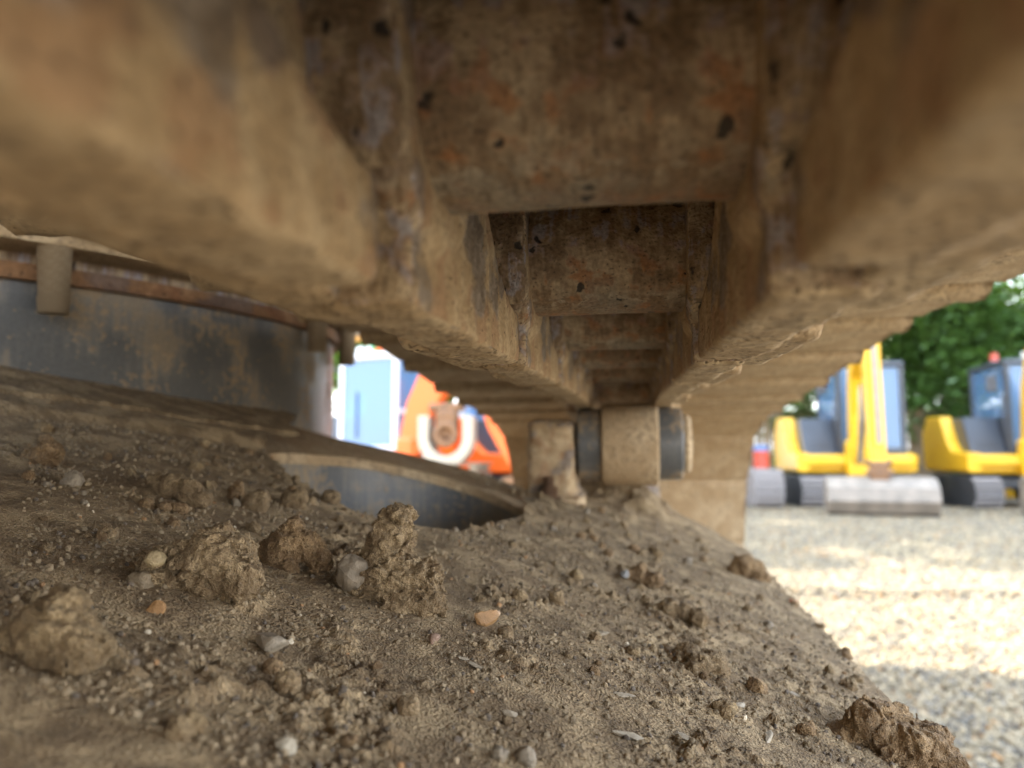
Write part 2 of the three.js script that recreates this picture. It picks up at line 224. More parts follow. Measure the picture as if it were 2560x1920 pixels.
function linkGeo(side, cs) {
  const f = (x, y, z) => { // x across from the chain's middle, y up from the pin, z towards the viewer
    const w = x * side, u = -z, v = y;
    let inner = smin(Math.hypot(u, v) - 0.042, box2(u, v, -0.021, 0.157, -0.0595, 0.041, 0.006), 0.006); const eu = (u - 0.152) / 0.085, ev = (v - 0.032) / 0.067; inner = Math.max(inner, (1 - Math.hypot(eu, ev)) * 0.066); inner = slab(inner, w, 0.0415, 0.0665, 0.0024);
    const boss = slab(Math.hypot(u, v) - 0.0415, w, 0.0385, 0.066, 0.003);
    let outer = smin(Math.hypot(u - P, v) - 0.0425, box2(u, v, 0.09, P + 0.026, -0.0575, 0.037, 0.01), 0.008); outer = Math.max(outer, 0.05 - Math.hypot(u, v)); outer = slab(outer, w, 0.0595, 0.0815, 0.0032);
    const pin = slab(Math.hypot(u - P, v) - 0.019, w, 0.07, 0.0865, 0.003);
    let d = smin(smin(smin(inner, boss, 0.003), outer, 0.004), pin, 0.002);
    return d + 0.0007 * fbm(x * 70, y * 70, z * 70 + side * 3, 4, 0.65) + 0.0005 * n3(x * 16 + 3, y * 16, z * 16);
  };
  const lo = side > 0 ? [0.032, -0.07, -(P + 0.055)] : [-0.094, -0.07, -(P + 0.055)];
  return nets(f, lo, [lo[0] + 0.062, 0.058, 0.056], cs);
}
const shoeGeo = (() => {
  const pr = [[-0.117, 0.011], [-0.119, 0.003], [-0.112, -0.006], [-0.098, -0.011], [-0.08, -0.008], [-0.06, -0.001], [-0.03, 0], [0, 0], [0.03, 0], [0.06, 0], [0.07, 0.002], [0.084, 0.012], [0.104, 0.017], [0.104, 0.028], [0.086, 0.028], [0.082, 0.046], [0.072, 0.046], [0.067, 0.016], [0.02, 0.014], [0.006, 0.044], [-0.006, 0.044], [-0.02, 0.014], [-0.06, 0.014], [-0.072, 0.044], [-0.083, 0.044], [-0.09, 0.018]];
  const nx = 80, n = pr.length, pos = [], idx = [];
  for (let i = 0; i <= nx; i++) for (let j = 0; j < n; j++) { const x = (i / nx - 0.5) * 0.72, [u, v] = pr[j]; const q = 0.0028 * fbm(x * 22, u * 22, v * 9, 4); pos.push(x, v + q, -u + 0.4 * q); }
  for (let i = 0; i < nx; i++) for (let j = 0; j < n; j++) { const a = i * n + j, b = i * n + (j + 1) % n, c = a + n, d = b + n; idx.push(a, b, c, b, d, c); }
  const tri = THREE.ShapeUtils.triangulateShape(pr.map((q) => new THREE.Vector2(q[0], q[1])), []);
  for (const [a, b, c] of tri) { idx.push(a, b, c); const o = nx * n; idx.push(o + a, o + c, o + b); }
  const g = new THREE.BufferGeometry(); g.setAttribute('position', new THREE.Float32BufferAttribute(pos, 3)); g.setIndex(idx); g.computeVertexNormals(); return boxUV(g);
})();
const bushGeo = [0, 0.23, 0.41, 0.67, 0.86].map((off) => { const g = new THREE.CylinderGeometry(0.03, 0.03, 0.079, 72, 40, true).rotateZ(Math.PI / 2); const p = g.attributes.position, uv = g.attributes.uv;
  for (let i = 0; i < p.count; i++) { const x = p.getX(i), y = p.getY(i), z = p.getZ(i), k = 1 + 0.012 * fbm(x * 60, y * 60, z * 60, 3); p.setXYZ(i, x, y * k, z * k); uv.setXY(i, x + 0.2 * off, 1 - uv.getX(i)); }
  g.computeVertexNormals(); return g; });
function treadGroups(g) { // dusty running surface, muddy flanks, and the rusted eye end that the neighbouring link rubs: three materials on one forging
  const p = g.attributes.position, n = g.attributes.normal, a = [], b = [], e = [];
  for (let i = 0; i < p.count; i += 3) ((n.getY(i) + n.getY(i + 1) + n.getY(i + 2)) / 3 < -0.7 && p.getY(i) < -0.04 ? a : p.getZ(i) > 0.002 && (n.getZ(i) + n.getZ(i + 1) + n.getZ(i + 2)) / 3 > 0.3 ? e : b).push(i, i + 1, i + 2);
  const order = [...a, ...b, ...e], q = new THREE.BufferGeometry(); for (const [k, w] of [['position', 3], ['normal', 3], ['uv', 2]]) { const s = g.attributes[k].array, d = new Float32Array(order.length * w); order.forEach((o, i) => { for (let c = 0; c < w; c++) d[i * w + c] = s[o * w + c]; }); q.setAttribute(k, new THREE.BufferAttribute(d, w)); }
  q.addGroup(0, a.length, 0); q.addGroup(a.length, b.length, 1); q.addGroup(a.length + b.length, e.length, 2); return q;
}
const nutGeo = merge([new THREE.CylinderGeometry(0.0115, 0.0115, 0.015, 6), new THREE.CylinderGeometry(0.0065, 0.006, 0.008, 14).translate(0, -0.011, 0)]);
const track = sub('track', exc);
const lk = { L: treadGroups(linkGeo(-1, 0.002)), R: treadGroups(linkGeo(1, 0.002)), l: treadGroups(linkGeo(-1, 0.0055)), r: treadGroups(linkGeo(1, 0.0055)) };

for (let k = 0; k < pins.length; k++) {
  const [z0, h0] = pins[k], b = part('bushing', bushGeo[k % 5], M.bush, track); b.position.copy(L(CX, h0, z0)); b.rotation.x = 0.06 * Math.sin(k * 1.9);
  if (k === pins.length - 1) break;
  const [z1, h1] = pins[k + 1], ang = Math.atan2(h1 - h0, z1 - z0), near = k > 2 && k < 9;
  for (const s of ['L', 'R']) { const o = part('link', lk[near ? s : s.toLowerCase()], [M.dry, M.rail, M.eye], track); o.position.copy(L(CX, h0, z0)); o.rotation.x = ang; }
  if (k > 2 && k < 12) for (const s of [-1, 1]) for (const u of [0.1, 0.15]) { const nt = part('nut', nutGeo, M.rustSteel, track); nt.position.copy(L(CX + s * 0.05, h0, z0)).add(V3(0, 0.031, -u).applyAxisAngle(V3(1, 0, 0), ang)); nt.rotation.set(ang, u * 9 + k, 0); }
  const o = part('shoe', shoeGeo, M.dry, track), nx = Math.sin(ang), ny = Math.cos(ang);
  o.position.copy(L(CX, (h0 + h1) / 2 + ny * 0.0415, (z0 + z1) / 2 - nx * 0.0415)); o.rotation.x = ang; if (ang < -0.2) o.scale.z = 1.16;
}
// carrier roller on its bracket
{
  const r = sub('carrier_roller', exc); r.position.copy(L(0.0, -0.019, 1.02));
  const lathe = (pts, n = 64) => new THREE.LatheGeometry(pts.map(([y, x]) => new THREE.Vector2(x, y)), n).rotateZ(-Math.PI / 2);
  part('guide_drum', boxUV(lathe([[-0.038, 0.03], [-0.0375, 0.052], [-0.034, 0.0555], [0.034, 0.0555], [0.0375, 0.052], [0.038, 0.03]])), M.dry, r);
  part('tread', boxUV(lathe([[-0.07, 0.02], [-0.069, 0.046], [-0.066, 0.048], [-0.0385, 0.0485]])), M.black, r);
  part('tread', boxUV(lathe([[0.0385, 0.0485], [0.066, 0.048], [0.069, 0.046], [0.07, 0.02]])), M.black, r);
  part('end_cap', boxUV(lathe([[0.0705, 0.038], [0.074, 0.04], [0.08, 0.036], [0.083, 0.0]])), M.dry, r);
  const b = sub('bracket', exc); b.position.copy(L(-0.105, 0, 1.02));
  const f = (x, y, z) => smin(slab(box2(x, y, -0.03, 0.032, -0.125, 0.014, 0.012), z, -0.05, 0.05, 0.01), slab(box2(x, y, -0.045, 0.045, -0.13, -0.085, 0.008), z, -0.065, 0.065, 0.008), 0.01) + 0.0025 * fbm(x * 40, y * 40, z * 40, 3);
  part('support_block', nets(f, [-0.055, -0.14, -0.075], [0.055, 0.025, 0.075], 0.003), M.rail, b);
  part('shaft', new THREE.CylinderGeometry(0.024, 0.024, 0.05, 32).rotateZ(Math.PI / 2).translate(0.045, -0.019, 0), M.steelMud, b);
  for (const z of [0.058, -0.02, -0.058]) part('clamp_bolt', merge([new THREE.CylinderGeometry(0.013, 0.013, 0.014, 6).translate(0.0, -0.08, z), new THREE.CylinderGeometry(0.017, 0.017, 0.003, 20).translate(0.0, -0.0865, z), new THREE.CylinderGeometry(0.007, 0.007, 0.014, 12).translate(0, -0.067, z)]), M.rustSteel, b);
}
// idler wheel
{
  const [zi, hi] = [2.0, -0.4], w = sub('idler', exc); w.position.copy(L(CX, hi, zi));
  const lathe = (pts) => boxUV(new THREE.LatheGeometry(pts.map(([y, x]) => new THREE.Vector2(x, y)), 72).rotateZ(-Math.PI / 2));
  part('rim', lathe([[-0.08, 0.3], [-0.078, 0.335], [-0.04, 0.337], [-0.036, 0.352], [0.036, 0.352], [0.04, 0.337], [0.078, 0.335], [0.08, 0.3], [0.03, 0.28], [0.022, 0.1], [0.08, 0.08], [0.08, 0.04]]), M.rail, w);
  part('hub', boxUV(new THREE.CylinderGeometry(0.06, 0.06, 0.24, 40).rotateZ(Math.PI / 2)), M.dry, w);
  for (const s of [-1, 1]) part('yoke_arm', boxUV(rb(0.035, 0.11, 0.75, s * 0.125, -0.02, 0.3, 0.015)), M.dry, w);
}
// sloped top of the track frame with the opening under the cross leg
const SLOPE = (x) => -0.125 - 0.3 * x;
const outline = [[0.1637, -0.45], [0.1637, 1.06], [0.135, 1.2], [0.06, 1.3], [-0.06, 1.3], [-0.135, 1.16], [-0.148, 1.074], [-0.2, 1.1], [-0.253, 1.1], [-0.33, 1.06], [-0.4, 0.99], [-0.47, 0.965], [-0.7, 0.97], [-0.75, 0.4], [-0.75, -0.45]];
const openPts = []; { const c = new THREE.CatmullRomCurve3([[-0.36, 0.7], [-0.29, 0.6], [-0.2316, 0.545], [-0.185, 0.545], [-0.15, 0.575], [-0.122, 0.68], [-0.112, 0.79], [-0.1286, 0.87], [-0.17, 0.915], [-0.212, 0.93], [-0.27, 0.915], [-0.316, 0.876], [-0.35, 0.79]].map(([x, z]) => V3(x, 0, z)), true); for (const p of c.getPoints(90).slice(0, 90)) openPts.push([p.x, p.z]); }
const inside = (poly, x, z) => { let c = false; for (let i = 0, j = poly.length - 1; i < poly.length; j = i++) { const [a, b] = poly[i], [d, e] = poly[j]; if ((b > z) !== (e > z) && x < (d - a) * (z - b) / (e - b) + a) c = !c; } return c; };
{
  const fr = sub('track_frame', exc), sh = new THREE.Shape(outline.map(([x, z]) => new THREE.Vector2(x, z))); sh.holes.push(new THREE.Path(openPts.map(([x, z]) => new THREE.Vector2(x, z))));
  const g = new THREE.ExtrudeGeometry(sh, { depth: 0.011, bevelEnabled: false }), p = g.attributes.position;
  for (let i = 0; i < p.count; i++) { const x = p.getX(i), z = p.getY(i), t = p.getZ(i); const q = L(x, SLOPE(x) - 0.006 - t, z); p.setXYZ(i, q.x, q.y, q.z); }
  g.computeVertexNormals(); part('top_plate', boxUV(g), M.dry, fr);
  // curved web under the opening's far edge
  const web = [], wi = []; const far = openPts.filter(([x, z]) => true); const n = far.length;
  for (let i = 0; i < n; i++) { const [x, z] = far[i]; const ox = x + (x + 0.235) * 0.02, oz = z + (z - 0.74) * 0.02; const a = L(ox, SLOPE(x) - 0.013, oz), b = L(ox, -0.42, oz); web.push(a.x, a.y, a.z, b.x, b.y, b.z); }
  for (let i = 0; i < n; i++) { const a = 2 * i, b = 2 * ((i + 1) % n); wi.push(a, b, a + 1, b, b + 1, a + 1); }
  const wg = new THREE.BufferGeometry(); wg.setAttribute('position', new THREE.Float32BufferAttribute(web, 3)); wg.setIndex(wi); wg.computeVertexNormals(); part('web', boxUV(wg), M.black, fr);
  const wall = (w, h, d, x, y, z) => { const q = L(x, y, z); return rb(w, h, d, q.x, q.y, q.z, 0.008); };
  part('side_wall', boxUV(wall(0.025, 0.4, 1.72, 0.142, -0.4, 0.44)), M.dry, fr);
  part('inner_wall', boxUV(wall(0.025, 0.4, 1.7, -0.09, -0.4, 0.42)), M.black, fr);
  part('bottom_plate', boxUV(wall(0.25, 0.02, 1.7, 0.025, -0.62, 0.42)), M.dry, fr);
}
// slew pedestal, bearing ring, bolts and the house above
const PED = [-1.123, 1.003];
{
  const cyl = (r0, r1, h0, h1, open, n = 160) => { const c = L(PED[0], (h0 + h1) / 2, PED[1]); const g = new THREE.CylinderGeometry(r1, r0, h1 - h0, n, 6, open).translate(c.x, c.y, c.z); return boxUVcyl(g, c, r0); };
  function boxUVcyl(g, c, r) { const q = g.toNonIndexed(), p = q.attributes.position, nn = q.attributes.normal, uv = q.attributes.uv; for (let i = 0; i < p.count; i++) if (Math.abs(nn.getY(i)) > 0.7) uv.setXY(i, p.getX(i), p.getZ(i)); else uv.setXY(i, uv.getX(i) * 2 * Math.PI * r, p.getY(i)); return q; }
  part('slew_pedestal', cyl(0.65, 0.65, -0.25, 0.15, false), M.black, exc);
  const ring = sub('slew_ring', exc); part('lower_race', cyl(0.662, 0.662, 0.15, 0.166, false), M.rustSteel, ring); part('ring_groove', cyl(0.63, 0.63, 0.166, 0.182, false), M.bush, ring); part('upper_race', cyl(0.69, 0.69, 0.182, 0.235, false), M.dry, ring);
  for (const a of [-0.571, 0.02, 0.35, -1.15]) { const x = PED[0] + 0.674 * Math.cos(a), z = PED[1] + 0.674 * Math.sin(a), q = L(x, 0, z);
    part('race_bolt', merge([new THREE.CylinderGeometry(0.0155, 0.0135, 0.05, 28).translate(q.x, q.y + 0.16, q.z), new THREE.CylinderGeometry(0.0135, 0.0145, 0.004, 28).translate(q.x, q.y + 0.133, q.z), new THREE.CylinderGeometry(0.0145, 0.013, 0.014, 28).translate(q.x, q.y + 0.124, q.z)]), M.dry, ring); }
  const house = sub('house', exc), H = (w, h, d, x, y, z, r) => { const q = L(x, y, z); return rb(w, h, d, q.x, q.y, q.z, r, 4); };
  part('deck', boxUV(H(2.34, 0.2, 1.7, -1.1, 0.36, 1.1, 0.03)), M.black, house);
  part('engine_cover', H(2.34, 0.8, 3.4, -1.1, 0.93, 2.55, 0.12), M.yellow, house);
  // lower centre frame and the other track, standing out of view
  part('cab_floor', boxUV(H(1.5, 0.2, 2.6, -1.5, 0.36, -1.05, 0.03)), M.black, house); part('cab', H(1.3, 1.5, 2.2, -1.6, 1.22, -0.95, 0.15), M.charcoal, house);
  const cf = sub('centre_frame', exc); part('hub_box', boxUV(H(1.3, 0.3, 1.6, -1.12, -0.28, 1.0, 0.04)), M.black, cf);
  const ot = sub('other_track', exc); part('belt', boxUV(H(0.6, 0.86, 4.2, -2.3, -0.42, 0.8, 0.4)), M.dry, ot);
}

// ---------------------------------------------------------------- mud on the frame
const hf = (x, z) => { // mud thickness over the plate
  const side = (x + 0.453) * 0.909 - (z - 0.474) * 0.417;
  if (side < -0.006) return 0.012 + 0.003 * fbm(x * 7 + z * 3, 8, z * 30 - x * 14, 3) + 0.0012 * fbm(x * 90, 6, z * 90, 3) + 0.004 * smooth(0.004, 0, Math.abs(side + 0.045)); // the cross leg's plate with its weld seam
  const g = fbm(x * 15, 61, z * 15, 3), patch = smooth(0.05, 0.5, g) * smooth(0.16, 0.04, x) + Math.exp(-Math.pow((x - 0.03) / 0.04, 2) - Math.pow((z - 0.48) / 0.13, 2)) * 0.9;
  let h = 0.004 + 0.004 * n3(x * 9, 3, z * 9) + 0.0014 * n3(x * 30, 7, z * 30) + (0.0006 + 0.0011 * patch) * fbm(x * 110, 1, z * 110, 3, 0.6);
  if (patch > 0.03) h += patch * (0.0034 * bumps(x, z, 80, 3) + 0.0036 * bumps(x + 0.3, z, 190, 40) + 0.0004);
  h += 0.0022 * bumps(x + 0.7, z, 260, 77) * smooth(-0.1, 0.4, g);
  if (z > 0.85) h += 0.05 * Math.exp(-Math.pow(x / 0.075, 2) - Math.pow((z - 1.12) / 0.11, 2)) * (0.85 + 0.5 * fbm(x * 24, 5, z * 24, 4)); // heap under the roller
  if (z > 0.55) h += 0.002 * smooth(0.1, 0.5, fbm(x * 5 + z * 16, 11, z * 4, 2)) * smooth(0.55, 0.8, z);                       // scraped streaks towards the roller
  return mix(0.012, Math.max(h, -0.003), smooth(-0.006, 0.012, side));
};
{
  const cs = 0.0014, nx = Math.floor((0.1637 + 0.62) / cs), nz = Math.floor((1.3 - 0.06) / cs), id = new Int32Array((nx + 1) * (nz + 1)).fill(-1), pos = [], uv = [], idx = [];
  const isOpen = (x, z) => !inside(outline, x, z) || inside(openPts, x, z) || (x < -0.115 && z > 0.78 + 0.25 * smooth(-0.36, -0.5, x)), jit = (x, z) => [x + 0.006 * n3(x * 60, 1, z * 60), z + 0.006 * n3(x * 60, 9, z * 60)];
  const ok = new Uint8Array((nx + 1) * (nz + 1));
  for (let j = 0; j <= nz; j++) for (let i = 0; i <= nx; i++) { const x = 0.1637 - i * cs, z = 0.06 + j * cs; const far = Math.hypot(x - PED[0], z - PED[1]) > 0.64; if (z < 0.35 ? x > -0.55 && far : far) { const [a, b] = jit(x, z); ok[j * (nx + 1) + i] = (i < 3 ? (inside(outline, x - 0.01, z) ? 1 : 0) : isOpen(a, b) ? 0 : 1); } }
  const vert = (i, j) => { const k = j * (nx + 1) + i; if (id[k] >= 0) return id[k]; const x = 0.1637 - i * cs, z = 0.06 + j * cs; const q = L(x + 0.0015 * n3(x * 90, 3, z * 90) * (i > 0), SLOPE(x) + hf(x, z) - (i < 4 ? (4 - i) * 0.0022 : 0), z); pos.push(q.x, q.y, q.z); uv.push(x + 0.02 * n3(x * 6, 0, z * 6), z * 1.04);
    return (id[k] = pos.length / 3 - 1); };
  for (let j = 0; j < nz; j++) for (let i = 0; i < nx; i++) { const a = j * (nx + 1) + i; if (!(ok[a] && ok[a + 1] && ok[a + nx + 1] && ok[a + nx + 2])) continue; const p = vert(i, j), q = vert(i + 1, j), r = vert(i, j + 1), s = vert(i + 1, j + 1); idx.push(p, r, q, q, r, s); }
  const g = new THREE.BufferGeometry(); g.setAttribute('position', new THREE.Float32BufferAttribute(pos, 3)); g.setAttribute('uv', new THREE.Float32BufferAttribute(uv, 2)); g.setIndex(idx); g.computeVertexNormals();
  const o = structure('mud_crust', g, M.soil, 'stuff'); o.rotation.x = TILT; o.userData.label = 'caked brown mud covering the sloped top of the track frame'; o.userData.category = 'mud';
}
const slopeQ = new THREE.Quaternion().setFromEuler(new THREE.Euler(TILT, 0, -Math.atan(0.3), 'XYZ'));
const onMud = (x, z, lift = 0) => world(x, SLOPE(x) + hf(x, z) + lift, z);

// clods: lumps joined in one field
const tint = (m, r, g, b) => { const c = m.clone(); c.color.setRGB(r, g, b); return c; };
M.clodBrown = M.clod; M.clodDamp = tint(M.clod, 0.95, 0.87, 0.8); M.clodDry = tint(M.clod, 1, 1, 0.97);
function clodGeo(balls, seed, cs, rough = 1) {
  let lo = [9, 9, 9], hi = [-9, -9, -9]; for (const [x, y, z, r] of balls) [x, y, z].forEach((c, i) => { lo[i] = Math.min(lo[i], c - r * 1.35 - 0.002); hi[i] = Math.max(hi[i], c + r * 1.35 + 0.002); });
  balls = balls.map(([a, b, c, r]) => [a, b * 1.04, c, r * 0.98]); const R = Math.max(...balls.map((b) => b[3]));
  return nets((x, y, z) => { let d = 9; for (const [a, b, c, r] of balls) d = smin(d, Math.hypot(x - a, y - b, z - c) - r, R * 0.3);
    const s = 0.42 / R; return d + rough * R * 0.85 * (0.3 * fbm(x * s * 1.6 + seed, y * s * 1.6, z * s * 1.6, 3, 0.6) - 0.3 * (0.32 - Math.abs(fbm(x * s * 3.4 + seed, y * s * 3.4, z * s * 3.4, 3, 0.6))) + 0.13 * fbm(x * s * 13, y * s * 13 + seed, z * s * 13, 3, 0.6) + 0.22 * smooth(0.06, 0, Math.abs(n3(x * s * 1.5 + seed * 2, y * s * 1.5, z * s * 1.5)))); }, lo, hi, cs);
}
function clod(balls, seed, x, z, label, m = M.clodBrown, cs = 0.0011, rough = 1, group) {
  const o = thingMesh('mud_clod', clodGeo(balls, seed, cs, rough), m, label, 'clod', group); o.position.copy(onMud(x, z, -0.002)); o.rotation.set(TILT, 0, 0); return o;
}
// balls in metres about the clod's foot: x across, y up, z towards the viewer
clod([[0.0, 0.014, 0, 0.016], [-0.012, 0.013, 0.004, 0.012], [0.002, 0.03, -0.002, 0.0125], [0.006, 0.038, -0.002, 0.008], [0.016, 0.008, 0.002, 0.013], [0.022, 0.001, 0.006, 0.01], [0.024, 0.012, -0.002, 0.007], [0.011, 0.0, 0.012, 0.007]], 3, -0.124, 0.366, 'tall pointed mud clod with a grey pebble set in its side', M.clodBrown, 0.0008);
clod([[-0.012, 0.009, 0.002, 0.012], [0.004, 0.011, 0, 0.0135], [0.013, 0.013, -0.004, 0.011], [0.02, 0.004, 0, 0.009], [0.006, 0.02, -0.006, 0.007], [-0.02, 0.008, 0.0, 0.007]], 8, -0.183, 0.297, 'wide crumbly mud clod with wet shiny end beside a round tan pebble', M.clodBrown, 0.0008);
clod([[0, 0.008, 0, 0.0105], [0.012, 0.009, -0.003, 0.0085], [0.003, 0.018, -0.003, 0.006], [-0.011, 0.004, 0, 0.006], [0.02, 0.003, 0, 0.006], [0.006, 0, 0.006, 0.006]], 14, -0.177, 0.362, 'dark lumpy mud clod between the tall pointed clod and the wide crumbly clod', M.clodDamp);
clod([[0, 0.006, 0, 0.009], [0.012, 0.004, 0.002, 0.008], [-0.011, 0.009, -0.003, 0.007], [0.02, 0, 0.004, 0.006]], 21, -0.272, 0.412, 'long low mud clod on the damp brown soil', M.clodBrown);
clod([[0, 0.005, 0, 0.0085], [0.003, 0.01, 0, 0.005]], 27, -0.239, 0.448, 'small round mud clod, first of a pair near the frame opening', M.clodBrown);
clod([[0, 0.005, 0, 0.008], [0.006, 0.008, -0.002, 0.0065]], 31, -0.232, 0.484, 'small knobbly mud clod, second of a pair near the frame opening', M.clodBrown);
clod([[0, 0.004, 0, 0.0072]], 33, -0.225, 0.535, 'little mud ball on the rim of the frame opening', M.clodBrown);
clod([[0, 0.008, 0, 0.012], [-0.012, 0.004, 0.002, 0.008], [0.011, 0.004, 0.002, 0.009], [0.003, 0.014, -0.002, 0.007]], 37, -0.176, 0.205, 'pale rounded mud clod standing near a white pebble', M.clodDry);
clod([[0, 0.01, 0, 0.0135], [0.014, 0.006, 0.01, 0.011], [0.025, 0.004, 0.004, 0.011], [-0.014, 0.004, 0, 0.009], [0.012, 0.008, -0.008, 0.01], [0.03, -0.002, 0.012, 0.009], [0.004, 0, 0.014, 0.009]], 41, 0.118, 0.402, 'heap of joined mud lumps on the outer edge of the plate', M.clodDamp, 0.0009);
clod([[0, 0.012, 0, 0.013], [0.012, 0.006, 0, 0.011], [-0.01, 0.003, 0, 0.01], [0.02, 0, 0.0, 0.009]], 47, 0.122, 0.85, 'dark squat mud clod on the far corner of the plate', M.clodDamp, 0.0016);
clod([[0, 0.004, 0, 0.0105], [0.011, 0.003, 0.004, 0.009], [-0.008, 0.006, 0, 0.006], [0.002, 0.012, 0, 0.005]], 53, 0.006, 0.612, 'jagged brown mud clod with a bluish stone chip at its foot', M.clodDamp);
clod([[0, 0.003, 0, 0.008], [0.011, 0.004, 0.002, 0.006], [-0.01, 0.002, 0, 0.006], [0.02, 0.001, 0.006, 0.007], [0.005, 0.008, 0, 0.004]], 58, 0.024, 0.53, 'spiky mud ridge on the middle of the slope', M.clodBrown);
clod([[0, 0.003, 0, 0.009], [0.013, 0.002, 0.006, 0.008], [-0.012, 0, 0.004, 0.007], [0.004, 0.003, 0.014, 0.007]], 63, 0.03, 0.43, 'broad torn patch of mud on the middle of the slope', M.clodBrown);
clod([[0, 0.006, 0, 0.009], [-0.012, 0.003, 0, 0.007]], 71, -0.348, 0.4, 'damp grey clod high on the slope by the cross leg plate', M.clodDamp);

// stones
function stoneGeo(seed, detail, sx, sy, sz, flat = 0.22) { const g = new THREE.IcosahedronGeometry(1, detail), p = g.attributes.position; for (let i = 0; i < p.count; i++) { const v = V3().fromBufferAttribute(p, i); let k = 1 + flat * fbm(v.x * 1.2 + seed, v.y * 1.2, v.z * 1.2, 3); p.setXYZ(i, v.x * k * sx, v.y * k * sy, v.z * k * sz); } g.computeVertexNormals(); return boxUV(g); }
function facetGeo(seed, sx, sy, sz, n = 7) { const r = rngOf(seed), planes = []; for (let i = 0; i < n; i++) { const v = V3(r() - 0.5, r() - 0.5, r() - 0.5).normalize(); planes.push([v, 0.42 + 0.3 * r()]); } const g = new THREE.IcosahedronGeometry(1, 4), p = g.attributes.position; for (let i = 0; i < p.count; i++) { const v = V3().fromBufferAttribute(p, i); let t = 1; for (const [q, d] of planes) { const c = v.dot(q); if (c > 0) t = Math.min(t, d / c); } p.setXYZ(i, v.x * t * sx, v.y * t * sy, v.z * t * sz); } g.computeVertexNormals(); return boxUV(g); }
const peb = (r, g, b, rough = 0.8) => matOf(tPebble, 0.03, 0.0004, { color: new THREE.Color().setRGB(r * 0.85, g * 0.85, b * 0.85), roughness: rough });
function stone(geo, m, x, z, lift, rot, label, cat = 'stone', group, name = 'stone') { const o = thingMesh(name, geo, m, label, cat, group); o.position.copy(onMud(x, z, lift)); o.quaternion.copy(slopeQ).multiply(new THREE.Quaternion().setFromEuler(new THREE.Euler(...rot))); return o; }
stone(stoneGeo(1, 4, 0.008, 0.0095, 0.007), peb(0.3, 0.24, 0.165), -0.136, 0.353, 0.011, [0, 0.3, 0.2], 'smooth grey pebble bedded in the side of the tall mud clod', 'pebble', undefined, 'pebble');
stone(stoneGeo(2, 4, 0.0055, 0.005, 0.005), peb(0.33, 0.25, 0.15), -0.199, 0.28, 0.0, [0, 0.6, 0], 'round tan pebble leaning on the wide crumbly clod', 'pebble', undefined, 'pebble');
stone(stoneGeo(3, 3, 0.004, 0.0035, 0.004), peb(0.5, 0.38, 0.2), -0.194, 0.282, 0.011, [0, 0.6, 0], 'yellow pebble stuck on top of the wide crumbly clod', 'pebble', undefined, 'pebble');
{ // shard of flint: a wedge with a pale broken face
  stone(facetGeo(19, 0.0082, 0.0068, 0.0045, 9), peb(0.62, 0.36, 0.16, 0.35), -0.072, 0.37, 0.003, [0.25, 0.5, 0.15], 'angular honey coloured flint shard lying on bare sandy mud', 'flint', undefined, 'flint_shard'); }
stone(facetGeo(5, 0.0075, 0.0055, 0.006, 10), peb(0.42, 0.35, 0.25), -0.136, 0.268, 0.0025, [0.3, 0.2, 0.1], 'cream chalky stone with a dark hollow beside it', 'stone');
stone(stoneGeo(6, 3, 0.0034, 0.0026, 0.003), peb(0.6, 0.52, 0.38), -0.099, 0.2055, 0.001, [0, 0, 0], 'white oval pebble at the lower end of the slope', 'pebble', undefined, 'pebble');
stone(facetGeo(8, 0.0035, 0.0025, 0.003), peb(0.4, 0.26, 0.18), -0.088, 0.327, 0.001, [0.3, 1, 0.2], 'small reddish stone lying near the thin shale flakes', 'stone');
stone(facetGeo(9, 0.005, 0.0045, 0.004), peb(0.1, 0.105, 0.1), -0.187, 0.232, 0.003, [0.3, 1, 0.2], 'dark slate coloured stone behind the pale rounded clod', 'stone');
stone(facetGeo(10, 0.004, 0.0035, 0.003), peb(0.5, 0.27, 0.1), -0.18, 0.262, 0.0005, [0.3, 1, 0.2], 'bright orange grain of flint below the wide crumbly clod', 'stone');
stone(facetGeo(12, 0.0045, 0.004, 0.004), peb(0.3, 0.3, 0.28), -0.006, 0.602, 0.004, [0.3, 1, 0.2], 'bluish stone chip at the foot of the jagged clod', 'stone');
stone(facetGeo(14, 0.004, 0.003, 0.004), peb(0.7, 0.2, 0.08), 0.152, 0.752, 0.002, [0.3, 1, 0.2], 'orange chip on the outer edge of the plate', 'stone');
[[-0.001, 0.3, 0.0085, 0.35], [0.02, 0.32, 0.006, -0.3], [0.052, 0.39, 0.0055, 0.8], [-0.004, 0.342, 0.0055, 0.2], [-0.066, 0.313, 0.0055, -0.2], [-0.017, 0.423, 0.005, 0.5], [-0.072, 0.317, 0.0035, 0.3], [0.06, 0.358, 0.006, 1.2], [-0.045, 0.28, 0.004, 0.2], [0.085, 0.43, 0.005, -0.4]].forEach(([x, z, s, a], i) => stone(facetGeo(30 + i, s, s * 0.2, s * 0.42, 12), peb(0.5, 0.42, 0.3), x, z, 0.001, [0.15 * (i % 3), a, 0.1 * (i % 2)], 'thin flat grey shale flake lying on the mud', 'shale flake', 'shale flakes on the sloped plate', 'shale_flake'));
